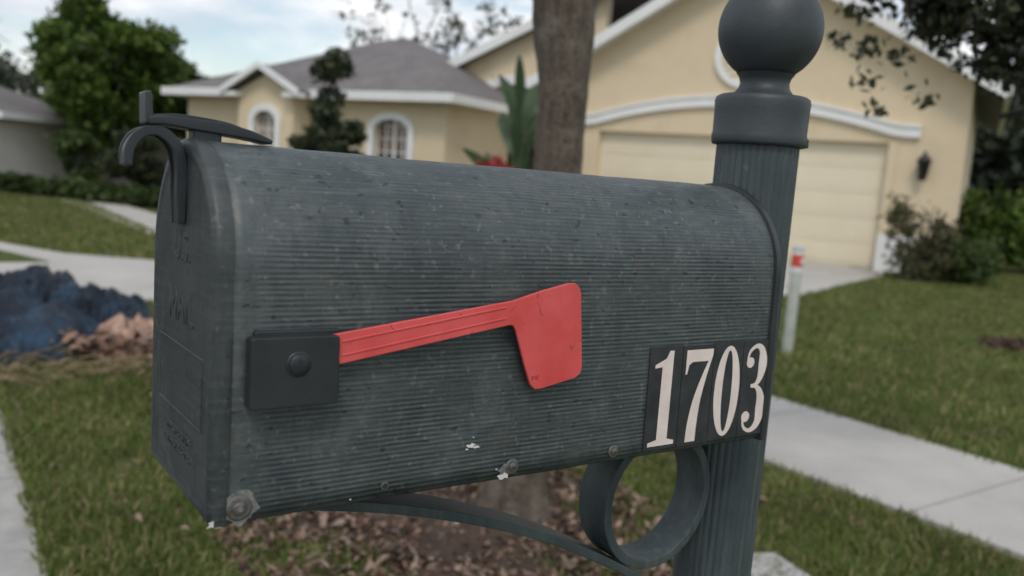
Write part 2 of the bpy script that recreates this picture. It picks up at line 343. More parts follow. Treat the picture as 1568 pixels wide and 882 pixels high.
# mulch / leaf litter
a=np.linspace(0,2*pi,72,endpoint=False); rr=(1+.18*np.sin(3*a+1)+.1*np.sin(7*a))*.88
mv=[(mc[0],mc[1],.05)]; mf=[]
for ri,(k,z) in enumerate(((.35,.04),(.7,.022),(1,.003))):
    for i in range(72): mv.append((mc[0]+mra*rr[i]*k*math.cos(a[i]),mc[1]+mrb*rr[i]*k*math.sin(a[i]),z+ (random.uniform(-.008,.008) if ri<2 else 0)))
for i in range(72):
    j=(i+1)%72; mf.append((0,1+i,1+j))
    for ri in range(2): mf.append((1+ri*72+i,1+(ri+1)*72+i,1+(ri+1)*72+j,1+ri*72+j))
mesh("mulch_bed",mv,mf,M_mulch,None,True)
def litter(name,P,z0,smin,smax,mat,tilt=.6,zr=.03):
    n=len(P); c=np.column_stack([P,z0+rng.uniform(0,zr,n)]); a=rng.uniform(0,2*pi,n); s=rng.uniform(smin,smax,n)
    d=np.column_stack([np.cos(a),np.sin(a),rng.uniform(-tilt,tilt,n)])*s[:,None]; e=np.column_stack([-np.sin(a),np.cos(a),rng.uniform(-tilt,tilt,n)])*(s*rng.uniform(.25,.6,n))[:,None]
    up=np.zeros((n,3)); up[:,2]=s*rng.uniform(-.3,.4,n)
    V=np.stack([c-d,c-d*.3+e+up,c+d*.45+e*.8,c+d,c-e+up],1).reshape(-1,3); i=np.arange(n)[:,None]*5
    return npmesh(name,V,np.concatenate([i+np.array([[0,1,4]]),i+np.array([[1,2,4]]),i+np.array([[2,3,4]])],0),mat)
q=rng.uniform(0,1,9000)**.62*1.22; t=rng.uniform(0,2*pi,9000); PP=np.column_stack([mc[0]+mra*q*np.cos(t),mc[1]+mrb*q*np.sin(t)])
PP=PP[(patchy(PP,5)+rng.uniform(-.2,.6,len(PP)))>-.10]
litter("leaf_litter",PP,.012,.007,.027,M_litter,zr=.03,tilt=.8)
P=np.column_stack([rng.uniform(.16,3.1,420),rng.uniform(.8,5,420)]); litter("fallen_leaves",P,.03,.010,.024,M_litter)
t=rng.uniform(0,2*pi,900);q=rng.uniform(0,1,900)**.5
litter("dirt_patch",np.column_stack([8.45+.42*q*np.cos(t),3.15+.42*q*np.sin(t)]),.0,.02,.05,M_dirt,zr=.03)
# ------------------------------------------------------------------ foliage
def leaves(name,blobs,mat,size,parent=None,elong=1.8,sub=26,spread=.3):
    V=[]
    for (c,r,n) in blobs:
        c=np.array(c,float); r=np.array(r,float) if hasattr(r,'__len__') else np.array([r]*3,float)
        d=rng.normal(size=(sub,3)); d/=np.linalg.norm(d,axis=1)[:,None]; cc=c+d*r*(rng.uniform(.25,1,sub)**.5)[:,None]
        k=rng.integers(0,sub,n); g=rng.normal(size=(n,3))
        V.append(cc[k]+g*r*spread*rng.uniform(.5,1,sub)[k][:,None])
    C=np.concatenate(V); n=len(C)
    d=rng.normal(size=(n,3)); d/=np.linalg.norm(d,axis=1)[:,None]; e=rng.normal(size=(n,3)); e-=d*(e*d).sum(1)[:,None]; e/=np.linalg.norm(e,axis=1)[:,None]
    s=size*rng.uniform(.6,1.35,n)[:,None]; d=d*s*.5*elong; e=e*s*.5
    C[:,2]=np.maximum(C[:,2],.02)
    Vv=np.stack([C-d,C+e,C+d,C-e],1).reshape(-1,3); i=np.arange(n)[:,None]*4
    return npmesh(name,Vv,i+np.array([[0,1,2,3]]),mat,parent)
def rblobs(c,r,k,n,rs=.45,flat=.8):
    out=[]
    for i in range(k):
        while True:
            p=[random.uniform(-1,1) for _ in range(3)]
            if sum(x*x for x in p)<1: break
        out.append(((c[0]+p[0]*r[0],c[1]+p[1]*r[1],c[2]+p[2]*r[2]),[rs*min(r)*random.uniform(.6,1.2) for _ in range(2)]+[rs*min(r)*flat*random.uniform(.6,1.1)],n//k))
    return out
def bg_tree(name,base,height,crown_r,crown_c_h,n,mat,leaf,bark,k=14,rs=.5,trunk=.12,branches=9):
    e=empty(name,(base[0],base[1],0)); lst=[([(0,0,0),(.05,.02,height*.25),(.0,.05,height*.55),(.03,0,height*.8)],[trunk*1.3,trunk,trunk*.7,trunk*.3])]
    for i in range(branches):
        z=height*random.uniform(.2,.6); a=random.uniform(0,2*pi); rr=crown_r[0]*random.uniform(.5,.95)
        lst.append(([(0,0,z),(rr*.4*math.cos(a),rr*.4*math.sin(a),z+height*.12),(rr*math.cos(a),rr*math.sin(a),z+height*random.uniform(.15,.35))],[trunk*.55,trunk*.35,trunk*.1]))
    tubes("trunk",lst,bark,e)
    leaves("foliage",rblobs((0,0,crown_c_h),crown_r,k,n,rs),mat,leaf,e)
    return e
bg_tree("oak_tree",(4.2,26.5),5.2,(1.65,1.65,1.95),3.3,42000,L_bright,.12,M_bark2,34,.45,.14)
bg_tree("oak_tree",(6.9,27.5),4.0,(1.2,1.2,1.5),2.5,9000,L_dark,.14,M_bark2,12,.5,.12)
bg_tree("laurel_tree",(3.9,20.3),1.9,(.5,.5,.8),1.0,6500,L_dark,.08,M_bark2,9,.6,.05)
bg_tree("laurel_tree",(2.9,22.0),1.6,(.5,.5,.7),.9,4500,L_mid,.08,M_bark2,8,.6,.05)
e=empty("ligustrum_tree",(5.33,12.80,0))
tubes("trunk",[([(0,0,0),(.02,.02,.7),(.0,.0,1.6),(.03,0,2.7)],[.05,.045,.03,.01])]+[([(0,0,.7+.12*i),(.25*math.cos(i*2.2),.25*math.sin(i*2.2),1.0+.13*i)],[.02,.006]) for i in range(12)],M_bark2,e)
bl=[]
for i in range(26):
    z=random.uniform(.9,2.95); wr=.46*(1-max(0,(z-1.5)/1.9))+.04; a_=random.uniform(0,2*pi); q_=random.uniform(.2,1)
    bl.append(((wr*q_*math.cos(a_),wr*q_*math.sin(a_),z),(.20,.20,.17),360))
leaves("foliage",bl,L_dark,.06,e,sub=18,spread=.34)
def hedge(name,p,q_,h,wd,n,mat,leaf):
    e=empty(name,(0,0,0)); b=[]; L=int(max(3,math.dist(p,q_)/(wd*.7)))
    for i in range(L+1):
        t=i/L; b.append(((p[0]+(q_[0]-p[0])*t,p[1]+(q_[1]-p[1])*t,h*.5),(wd*.55,wd*.55,h*.42*random.uniform(.85,1.1)),n//(L+1)))
    leaves("foliage",b,mat,leaf,e,sub=30,spread=.22); return e
hedge("hedge",(1.4,22.4),(3.9,18.9),.5,.5,9000,L_mid,.07)
hedge("hedge",(17.3,8.6),(21.5,6.6),1.75,1.3,20000,L_bright,.08)
e=empty("shrub",(13.4,7.15,0)); leaves("foliage",[((0,0,.35),(.5,.4,.35),1900),((-.2,.3,.95),(.3,.25,.38),600),((.15,-.1,.75),(.4,.3,.4),900)],L_olive,.05,e); tubes("stems",[([(0,0,0),(random.uniform(-.3,.3),random.uniform(-.3,.3),1.2)],[.015,.004]) for _ in range(8)],M_bark2,e)
e=empty("shrub",(14.2,6.9,0)); leaves("foliage",[((0,0,.35),(.65,.5,.32),4500)],L_mid,.055,e)
e=empty("bird_of_paradise_plant",(8.72,12.25,0))
def banana(parent):
    V=[];Fc=[]
    for i in range(30):
        a=random.uniform(0,2*pi); hz=random.uniform(1.2,3.55); outr=random.uniform(.15,.85); L=random.uniform(.8,1.25); wd=random.uniform(.11,.19)
        st=Vector((0,0,0)); mid=Vector((outr*.4*math.cos(a),outr*.4*math.sin(a),hz*.68)); dirv=Vector((math.cos(a)*outr,math.sin(a)*outr,1.4)).normalized()
        side=dirv.cross(Vector((math.sin(a*3),math.cos(a*2),.3))).normalized(); o=len(V); N=9
        for j in range(N):
            t=j/(N-1); w_=wd*math.sin(pi*min(1,t*.93+.05))**.7; c=mid+dirv*(L*t)+Vector((math.cos(a),math.sin(a),-.5))*(.3*t*t)
            V+=[c-side*w_,c+Vector((0,0,-.02)),c+side*w_]
        for j in range(N-1):
            b=o+j*3; Fc+=[(b,b+1,b+4,b+3),(b+1,b+2,b+5,b+4)]
        v_,f_=tube_geo([st,mid*.6,mid],[.03,.022,.015],6); o=len(V); V+=v_; Fc+=[tuple(x+o for x in q) for q in f_]
    mesh("leaves",V,Fc,L_bop,parent,True)
banana(e)
e=empty("bromeliad_plant",(7.7,11.45,0)); leaves("red_bracts",[((0,0,1.25),(.22,.22,.18),380)],L_red,.12,e,elong=2.4); leaves("foliage",[((0,0,.7),(.35,.35,.55),1100)],L_mid,.12,e,elong=2.4)
e=empty("distant_trees")
bl=[]
for i in range(26):
    ang=math.radians(random.uniform(80,112)); d=random.uniform(55,75); bl.append(((d*math.cos(ang),d*math.sin(ang),random.uniform(2,5.0)),(3.5,3.5,2.6),1500))
for i in range(16):
    ang=math.radians(random.uniform(12,27)); d=random.uniform(38,50); bl.append(((d*math.cos(ang),d*math.sin(ang),random.uniform(1.5,5.5)),(3,3,2.2),1700))
for i in range(14):
    ang=math.radians(random.uniform(27,80)); d=random.uniform(60,75); bl.append(((d*math.cos(ang),d*math.sin(ang),random.uniform(1,3)),(3,3,2),700))
leaves("foliage",bl,L_far,.28,e,sub=34,spread=.25)
def bare(name,base,h,spread,n,th=.06):
    e=empty(name,(base[0],base[1],0)); lst=[([(0,0,0),(0,.1,h*.5)],[th*1.6,th])]
    def br(p,d,L,r,dep):
        q1=p+d*L*.5+Vector([random.uniform(-.08,.08)*L for _ in range(3)]); q2=p+d*L+Vector([random.uniform(-.1,.1)*L for _ in range(3)])
        lst.append(([p,q1,q2],[r,r*.8,r*.55]))
        if dep:
            for _ in range(3):
                nd=(d+Vector([random.uniform(-.7,.7) for _ in range(3)])*spread).normalized(); br(q2 if random.random()<.6 else q1,nd,L*random.uniform(.55,.8),r*.55,dep-1)
    for i in range(n): br(Vector((0,.1,h*random.uniform(.3,.5))),Vector((random.uniform(-.8,.8),random.uniform(-.8,.8),1)).normalized(),h*.28,th*.7,3)
    tubes("branches",lst,M_bark2,e,5); return e,lst
bare("bare_tree",(-.6,18.5),5.6,1.0,8,.085)
e,l=bare("bare_tree",(13.5,24.5),6.8,.9,7,.06)
pts=[p[0][2] for p in l if p[1][0]<.02]; random.shuffle(pts)
leaves("foliage",[(tuple(p),.22,14) for p in pts[:90]],L_oak,.10,e,sub=6)
# ------------------------------------------------------------------ main street tree
tb=Vector((1.66,1.89,0)); e=empty("live_oak_tree",tb)
def tr(z,ox=0,oy=0): return (.040*z+ox,-.030*z+oy,z)
trunk_pts=[tr(-.02),tr(.06),tr(.2),tr(.5),tr(.9,.01),tr(1.3,.0),tr(1.6,-.015,.010),tr(1.95,-.050,.034)]
v_,f_=tube_geo(smoothcurve(trunk_pts,8),list(np.interp(np.linspace(0,7,57),range(8),[.18,.13,.108,.096,.090,.086,.089,.115])),32)
for p in v_:
    n_=mnoise.noise(Vector((p.x*14,p.y*14,p.z*4)))*.012+mnoise.noise(Vector((p.x*40,p.y*40,p.z*14)))*.006; d=Vector((p.x-.04*p.z,p.y+.03*p.z,0)); p+=d.normalized()*n_ if d.length>0 else d
mesh("trunk",v_,f_,M_bark,e,True)
top=Vector(tr(1.88,-.05,.034)); limbs=[]
rr0=Vector(r0)
def L3(a,b,z):
    fh=Vector((math.cos(yaw),math.sin(yaw),0)); p=top+rr0*a+fh*b; return (p.x,p.y,z)
limbs.append(([top-Vector((0,0,.12)),L3(-.05,.0,2.06),L3(-.22,.1,2.6),L3(-.5,.1,3.2)],[.082,.072,.05,.02]))
limbs.append(([top-Vector((0,0,.12)),L3(.06,.0,2.06),L3(.17,-.1,2.7),L3(.32,-.2,3.4)],[.082,.072,.05,.02]))
limbs.append(([L3(.07,0,2.2),L3(.5,.2,2.55),L3(1.2,.4,2.75),L3(2.0,.4,2.6),L3(2.5,.3,2.3)],[.05,.04,.028,.014,.005]))
limbs.append(([L3(-.08,.0,2.10),L3(-.3,-.1,2.02),L3(-.62,-.12,1.90)],[.022,.010,.003]))
limbs.append(([L3(1.4,.4,2.7),L3(1.5,.3,2.4),L3(1.5,.25,1.95)],[.015,.010,.003]))
limbs.append(([L3(1.2,.4,2.7),L3(1.25,.3,2.35),L3(1.3,.25,1.9)],[.012,.008,.003]))
limbs.append(([L3(1.9,.4,2.6),L3(1.95,.3,2.3),L3(1.8,.25,1.75)],[.015,.009,.003]))
bl=[]
def tw(a,b,z,r,n): p=L3(a,b,z); bl.append((p,(r,r,r*.75),n))
for i in range(26): tw(random.uniform(-1.3,2.6),random.uniform(-.9,1.2),random.uniform(2.75,3.7),.38,480)
for a,b,z,r,n in ((-.60,-.1,1.90,.055,110),(-.50,-.1,1.93,.06,130),(-.40,-.1,1.91,.05,90),(-.30,-.1,1.955,.06,120),(-.20,-.05,1.97,.05,90),(-.55,-.1,1.98,.09,180),(-.32,-.05,2.02,.09,180),(-.47,-.1,1.875,.03,30)): tw(a,b,z,r,n)
for i in range(40):
    x=random.uniform(1.12,2.0); zt=random.uniform(1.98,2.30)
    if x>1.35: zt-=random.random()**1.3*.42*min(1,(x-1.2)*1.8)
    tw(x,random.uniform(.15,.45),zt,random.uniform(.05,.11),random.randint(110,210))
    limbs.append(([L3(x,.32,zt+.25),L3(x+random.uniform(-.05,.05),.3,zt+.1),L3(x+random.uniform(-.12,.08),.3,zt-.06)],[.004,.003,.0012]))
for i in range(9): tw(random.uniform(1.05,1.6),.3,random.uniform(1.62,1.9),.05,26)
tubes("limbs",limbs,M_bark,e,10)
leaves("foliage",bl,L_oak,.021,e,elong=2.0,sub=14,spread=.42)
# ------------------------------------------------------------------ house
H=empty("stucco_house",(P0.x,P0.y,0),HA)
def hb(name,a,b,mat,bev=0): return box(name,a,b,mat,H,bev)
pk_s,pk_z,sl_=2.885,5.78,.576
def rz(s): return pk_z-sl_*abs(s-pk_s)
prism("garage_wall",[(-1.12,0),(.12,0),(.12,2.33),(5.83,2.33),(5.83,0),(6.9,0),(6.9,rz(6.9)),(pk_s,pk_z),(-1.12,rz(-1.12))],'y',-.22,0,M_stucco,H)
hb("garage_side_wall",(-1.12,-8,0),(-.95,-.222,rz(-1.12)),M_stucco)
for i in range(5):
    z0=i*.466; hb("door_section",(.10,-.20,z0+.003),(5.85,-.16,z0+.463),M_gdoor,.003)
    for j in range(8):
        x0=.12+j*.713+.06; hb("door_panel",(x0,-.1595,z0+.09),(x0+.59,-.1555,z0+.375),M_gdoor,.003)
hb("door_backing",(.08,-.215,0),(5.87,-.203,2.36),M_gdoor)
N=28; lo=[]
for i in range(N+1):
    s=-.38+(6.4+.38)*i/N; k=max(0,1-((s-3.0)/3.0)**2) if abs(s-3)<3.0 else 0
    lo.append((s,2.44+.46*k))
prism("arch_band",lo+[(p[0],p[1]+.17) for p in lo][::-1],'y',.003,.09,M_white,H)
prism("arch_band_lip",[(p[0],p[1]+.1705) for p in lo]+[(p[0],p[1]+.22) for p in lo][::-1],'y',.003,.12,M_white,H)
hb("base_trim",(-.62,.003,0),(.115,.05,.68),M_white); hb("door_jamb",(-.02,.003,.683),(.115,.03,2.33),M_stucco)
ring=[(.50,0),(.62,0),(.62,.08),(.50,.08)]
v=[];f=[]; S=48
for i in range(S):
    a=2*pi*i/S
    for r,dy in ring: v.append((2.85+r*math.cos(a),.003+dy,3.88+r*math.sin(a)))
for i in range(S):
    j=(i+1)%S
    for k in range(4): f.append((i*4+k,i*4+(k+1)%4,j*4+(k+1)%4,j*4+k))
mesh("round_vent_ring",v,f,M_white,H)
for i in range(9):
    z=3.88-.44+i*.11; hw=math.sqrt(max(.01,.5**2-(z-3.88)**2)); hb("vent_louver",(2.85-hw,.004,z-.035),(2.85+hw,.035,z+.035),M_gdoor)
def slabroof(name,a,b,c,d,th=.10,mat=M_roof,par=H):
    v=[a,b,c,d]; v=v+[(p[0],p[1],p[2]-th) for p in v]
    return mesh(name,v,[(0,1,2,3),(7,6,5,4),(0,4,5,1),(1,5,6,2),(2,6,7,3),(3,7,4,0)],mat,par)
e_r,e_l=-1.6,7.35; up_=.14
slabroof("garage_roof_right",(e_r,.42,rz(e_r)+up_),(e_r,-9,rz(e_r)+up_),(pk_s,-9,pk_z+up_),(pk_s,.42,pk_z+up_))
slabroof("garage_roof_left",(pk_s,.42,pk_z+up_),(pk_s,-9,pk_z+up_),(e_l,-9,rz(e_l)+up_),(e_l,.42,rz(e_l)+up_))
def rake(name,s0,z0,s1,z1,n0,n1,h):
    prism(name,[(s0,z0),(s1,z1),(s1,z1-h),(s0,z0-h)],'y',n0,n1,M_white,H)
rake("rake_right",e_r-.02,rz(e_r)+up_+.01,pk_s,pk_z+up_+.02,.422,.47,.24); rake("rake_left",pk_s,pk_z+up_+.02,e_l+.02,rz(e_l)+up_+.01,.422,.47,.24)
slabroof("soffit_r",(e_r,.42,rz(e_r)+.03),(e_r,.002,rz(e_r)+.03),(pk_s,.002,pk_z+.03),(pk_s,.42,pk_z+.03),.03,M_white)
slabroof("soffit_l",(pk_s,.42,pk_z+.03),(pk_s,.002,pk_z+.03),(e_l,.002,rz(e_l)+.03),(e_l,.42,rz(e_l)+.03),.03,M_white)
hb("gutter_right",(e_r-.1,-9,rz(e_r)-.02),(e_r-.01,.42,rz(e_r)+.12),M_white)
def rz2(s): return 5.45-.42*(s-5.4) if s>5.4 else 5.45
ea=[(8.15+.95*math.cos(pi*i/12),2.62+.66*math.sin(pi*i/12)) for i in range(13)]
prism("entry_wall",[(6.9,0),(7.2,0)]+ea[::-1]+[(9.1,0),(9.9,0),(9.9,rz2(9.9)),(6.0,rz2(6.0)),(6.0,2.4),(6.9,2.4)],'y',-.55,-.30,M_stucco,H)
eo=[(8.15+1.16*math.cos(pi*i/12),2.62+.88*math.sin(pi*i/12)) for i in range(13)]; ei=[(8.15+.96*math.cos(pi*i/12),2.62+.67*math.sin(pi*i/12)) for i in range(13)]
prism("entry_arch_trim",eo+ei[::-1],'y',-.298,-.2,M_white,H)
hb("entry_back_wall",(6.9,-2.6,0),(9.9,-2.5,3.6),M_stucco); hb("entry_door",(7.7,-2.498,0),(8.7,-2.44,2.1),M_glass)
slabroof("entry_roof",(5.2,.0,rz2(5.4)+.2),(5.2,-6,rz2(5.4)+.2),(10.5,-6,rz2(10.5)+.12),(10.5,.0,rz2(10.5)+.12))
rake("entry_rake",5.4,rz2(5.4)+.16,10.52,rz2(10.52)+.14,.002,.05,.22)
hb("eave_return",(9.2,.052,3.32),(10.4,.32,3.46),M_white)
# wing
W0,W1=7.75,14.9
wn=3.0
win_a=(8.6,9.45,.75,1.98); win_b=(11.55,12.15,.75,2.02)
hb("wing_wall_a",(W0,wn-.2,0),(win_a[0],wn,2.62),M_stucco); hb("wing_wall_b",(win_a[1],wn-.2,0),(11.1,wn,2.62),M_stucco)
hb("wing_wall_c",(12.65,wn-.2,0),(W1,wn,2.62),M_stucco)
hb("wing_sill_a",(win_a[0],wn-.2,0),(win_a[1],wn,win_a[2]),M_stucco); hb("wing_head_a",(win_a[0],wn-.2,win_a[3]+.2),(win_a[1],wn,2.62),M_stucco)
bn=wn+.6; B0,B1,BC=11.1,12.65,11.87
hb("bay_wall_a",(B0,wn-.1,0),(win_b[0],bn,2.62),M_stucco); hb("bay_wall_b",(win_b[1],wn-.1,0),(B1,bn,2.62),M_stucco)
hb("bay_sill",(win_b[0],bn-.2,0),(win_b[1],bn,.75),M_stucco); hb("bay_head",(win_b[0],bn-.2,2.22),(win_b[1],bn,2.62),M_stucco)
prism("bay_gable",[(B0-.05,2.622),(B1+.05,2.622),(BC,3.00)],'y',bn-.2,bn-.002,M_stucco,H)
g0,g1,gp=B0-.3,B1+.3,3.17
slabroof("bay_roof_r",(g0,bn+.22,2.64),(g0,-.5,2.64),(BC,-.5,gp),(BC,bn+.22,gp),.07); slabroof("bay_roof_l",(BC,bn+.22,gp),(BC,-.5,gp),(g1,-.5,2.64),(g1,bn+.22,2.64),.07)
rake("bay_rake_r",g0-.03,2.65,BC,gp+.03,bn+.222,bn+.27,.13); rake("bay_rake_l",BC,gp+.03,g1+.03,2.65,bn+.222,bn+.27,.13)
hb("bay_return_r",(g0-.02,bn+.002,2.50),(g0+.42,bn+.22,2.59),M_white); hb("bay_return_l",(g1-.42,bn+.002,2.50),(g1+.02,bn+.22,2.59),M_white)
hb("wing_side_wall",(W0,.5,0),(W0+.2,wn-.202,2.62),M_stucco); hb("wing_left_wall",(W1-.2,-5,0),(W1,wn-.202,2.62),M_stucco)
def window(x0,x1,z0,z1,n):
    c=(x0+x1)/2; hw=(x1-x0)/2; rise=.2
    arc=[(c+hw*math.cos(pi*i/12),z1+rise*math.sin(pi*i/12)) for i in range(13)]
    arco=[(c+(hw+.14)*math.cos(pi*i/12),z1+(rise+.15)*math.sin(pi*i/12)) for i in range(13)]
    prism("window_arch_trim",arco+arc[::-1],'y',n+.002,n+.07,M_white,H)
    hb("window_trim_l",(x0-.14,n+.002,z0),(x0,n+.07,z1-.001),M_white); hb("window_trim_r",(x1,n+.002,z0),(x1+.14,n+.07,z1-.001),M_white)
    hb("window_sill",(x0-.2,n+.002,z0-.12),(x1+.2,n+.1,z0-.001),M_white)
    hb("window_glass",(x0-.05,n-.14,z0-.02),(x1+.05,n-.12,z1+rise+.05),M_glass)
    k=4
    for i in range(k+1):
        x=x0+(x1-x0)*i/k; t=.024 if i in(0,2,k) else .010; hb("muntin_v",(x-t,n-.118,z0),(x+t,n-.09,z1+rise-.0),M_white)
    for i in range(6):
        z=z0+(z1+.1-z0)*i/5; hb("muntin_h",(x0,n-.119,z-.010),(x1,n-.095,z+.010),M_white)
window(*win_a,wn); window(*win_b,bn)
a0,a1,b0,b1,ez=W0-.35,W1+.35,-3.8,wn+.4,2.66; hd=(b1-b0)/2; rh=ez+hd*.46; yc=(b0+b1)/2
v=[(a0,b0,ez),(a1,b0,ez),(a1,b1,ez),(a0,b1,ez),(a0+hd,yc,rh),(a1-hd,yc,rh)]
mesh("wing_hip_roof",v,[(3,2,5,4),(0,3,4),(1,0,4,5),(2,1,5),(0,1,2,3)],M_roof,H)
hb("fascia_front",(a0-.03,b1+.002,ez-.14),(a1+.03,b1+.05,ez+.03),M_white); hb("fascia_right",(a0-.05,1.3,ez-.14),(a0-.002,b1,ez+.03),M_white)
hb("fascia_left",(a1+.002,b0,ez-.14),(a1+.05,b1,ez+.03),M_white); hb("soffit",(a0,1.3,ez-.06),(a1,b1,ez-.004),M_white)
LA=empty("coach_lantern"); LA.location=Vector((P0.x,P0.y,0)); LA.rotation_euler=(0,0,HA)
lx,ln,lz=-.5,.16,1.9
lathe("lantern_body",[(.0,-.22),(.06,-.20),(.07,-.18),(.11,.11),(.135,.12),(.08,.20),(.03,.25),(.02,.31),(.0,.32)],M_blackmetal,LA,6,(lx,ln,lz))
box("wall_plate",(lx-.06,.004,lz-.02),(lx+.06,.03,lz+.24),M_blackmetal,LA,.004); box("arm",(lx-.015,.03,lz+.21),(lx+.015,ln,lz+.235),M_blackmetal,LA)
# neighbour houses at far left
NH=empty("neighbor_house",(1.45,25.3,0),math.radians(143))
box("walls",(0,-5,0),(9,0,1.9),noisy("pale_stucco",(.52,.50,.45),(.6,.57,.52),2,.9,.1),NH)
v=[(-.4,-5.4,1.88),(9.4,-5.4,1.88),(9.4,.4,1.88),(-.4,.4,1.88),(2.5,-2.5,2.95),(6.5,-2.5,2.95)]
mesh("hip_roof",v,[(3,2,5,4),(0,3,4),(1,0,4,5),(2,1,5),(0,1,2,3)],M_roof,NH)
box("fascia",(-.45,.402,1.76),(9.45,.45,1.92),M_white,NH); box("fascia_side",(-.45,-5.4,1.76),(-.402,.4,1.92),M_white,NH)
box("window",(.85,.002,.6),(1.5,.03,1.55),M_glass,NH)
for x in (.85,1.17,1.47): box("window_frame",(x-.03,.031,.57),(x+.05,.06,1.58),M_white,NH)
box("window_frame_h",(.82,.061,1.05),(1.53,.08,1.1),M_white,NH)
G2=empty("neighbor_garage",(3.4,30,0),math.radians(150)); box("walls",(-3.5,-4,0),(1.5,0,1.75),noisy("offwhite",(.6,.56,.52),(.68,.64,.6),2,.9,.1),G2); mesh("roof",[(-3.8,.3,1.75),(1.8,.3,1.75),(1.8,-4.3,1.75),(-3.8,-4.3,1.75),(-1,-2,2.6)],[(0,1,4),(1,2,4),(2,3,4),(3,0,4),(0,3,2,1)],M_roof,G2)
# ------------------------------------------------------------------ utility marker post
UM=empty("utility_marker_post",(5.63,3.73,0))
M_pvc=noisy("marker_plastic",(.33,.36,.31),(.47,.49,.44),8,.6,.1); M_red=noisy("marker_red",(.55,.05,.04),(.65,.08,.06),30,.5,.1)
lathe("tube",[(.044,0),(.044,.66),(.042,.67)],M_pvc,UM,24); lathe("label",[(.0445,.66),(.0455,.665),(.0455,.83),(.0445,.835)],M_white,UM,24)
lathe("label_red",[(.0458,.705),(.0462,.71),(.0462,.80),(.0458,.805)],M_red,UM,24); lathe("cap",[(.048,.832),(.049,.84),(.046,.865),(.028,.875),(0,.88)],noisy("cap_grey",(.4,.4,.4),(.5,.5,.5),8,.6,.1),UM,24)
box("label_text",(-.02,-.0475,.735),(.01,-.0464,.775),M_white,UM)
# ------------------------------------------------------------------ tarp & debris
def mk_tarp():
    m=NT("navy_tarp"); v=m.coord("Object",(1,1,.6)); n=m.noise(v,5,6,.7); n2=m.noise(v,9,6,.7); m.base(m.ramp(n,[(.35,(.005,.008,.014)),(.52,(.012,.026,.050)),(.68,(.035,.085,.15))])); m.rough(.30); m.bump(m.math('ADD',n2,m.noise(v,28,4,.7)),1.0,.04); return m.m
TP=empty("tarp_pile",(.25,5.45,0))
def heap(name,c,rx,ry,h,mat,parent,seed,fold=.10,n=90,flat=2.6):
    V=[];Fc=[]
    for j in range(n):
        for i in range(n):
            u=-1+2*i/(n-1); v_=-1+2*j/(n-1); r=math.hypot(u,v_)
            p=Vector((u*1.3+seed,v_*1.3,seed)); wp=p+Vector((mnoise.noise(p*1.7),mnoise.noise(p*1.7+Vector((5,5,5))),0))*.5
            k=.5*mnoise.noise(p*1.2); fl=(1-abs(mnoise.noise(wp*2.2))*2.5)*fold+(1-abs(mnoise.noise(wp*4.6))*2.5)*fold*.55+(1-abs(mnoise.noise(wp*9))*2.5)*fold*.18
            dome=max(0,(1-r**flat)) ; z=dome*(h*(.8+k)+fl)
            V.append((c[0]+u*rx*(1+.1*mnoise.noise(p*3)),c[1]+v_*ry*(1+.1*mnoise.noise(p*3+Vector((9,0,0)))),z-.02))
    for j in range(n-1):
        for i in range(n-1): a=j*n+i; Fc.append((a,a+1,a+n+1,a+n))
    return mesh(name,V,Fc,mat,parent,True)
tm=mk_tarp(); heap("tarp_fold",(-.05,0),.95,.7,.38,tm,TP,3.1,.15,120); heap("tarp_fold_small",(.50,-.15),.45,.42,.30,tm,TP,8.7,.12,80)
DB=empty("debris_pile",(.98,4.93,0))
M_pz=noisy("tan_cardboard",(.30,.17,.12),(.60,.43,.34),6,.85,.3,.01,30)
heap("scrap",(-.05,.05),.36,.26,.15,M_pz,DB,5.5,.09,60); heap("scrap_b",(.16,-.14),.28,.18,.07,M_pz,DB,2.5,.06,40); t=rng.uniform(0,2*pi,420);q=rng.uniform(0,1,420)**.5
o=litter("scraps",np.column_stack([.46*q*np.cos(t)-.05,.28*q*np.sin(t)]),.03,.02,.08,M_paper,zr=.15); o.parent=DB
PF=empty("palm_fronds",(.42,4.6,0)); lst=[]
M_fr=noisy("dry_frond",(.16,.12,.06),(.34,.26,.15),10,.8,.1)
for i in range(130):
    a=random.uniform(-.8,1.1); x=random.uniform(-.6,.5); y=random.uniform(-.3,.4); L=random.uniform(.1,.38); z=random.uniform(.02,.09)
    lst.append(([(x,y,z),(x+L*.5*math.cos(a),y+L*.5*math.sin(a),z+.03),(x+L*math.cos(a+.2),y+L*math.sin(a+.2),.02)],[.002,.0045,.001]))
tubes("leaflets",lst,M_fr,PF,4)
# ------------------------------------------------------------------ MAILBOX
MB=empty("mailbox")
tilt,tx=math.radians(-.44),math.radians(-1.63)
ct,st=math.cos(tilt),math.sin(tilt); c_,s_=math.cos(tx),math.sin(tx)
Ry=Matrix(((ct,0,-st),(0,1,0),(st,0,ct))); Rx=Matrix(((1,0,0),(0,c_,-s_),(0,s_,c_)))
m4=(Ry@Rx).to_4x4(); m4.translation=Vector((0,0,1.05)); MB.matrix_world=m4
Wd,Hh,Lg=.156,.23,.505; zs=Hh-Wd/2; XB=.0101
def arch(ins=0,n=36,zb=None):
    r=Wd/2-ins; p=[]; zb=ins if zb is None else zb
    for k in range(13): p.append((-r,zb+(zs-zb)*k/12))
    for k in range(1,n): a=pi-pi*k/n; p.append((r*math.cos(a),zs+r*math.sin(a)))
    for k in range(13): p.append((r,zs-(zs-zb)*k/12))
    return p
pr=arch(0,48); arc=[0]
for i in range(1,len(pr)): arc.append(arc[-1]+math.dist(pr[i],pr[i-1]))
NX=60; V=[];Fc=[];UVs=[]; n=len(pr)
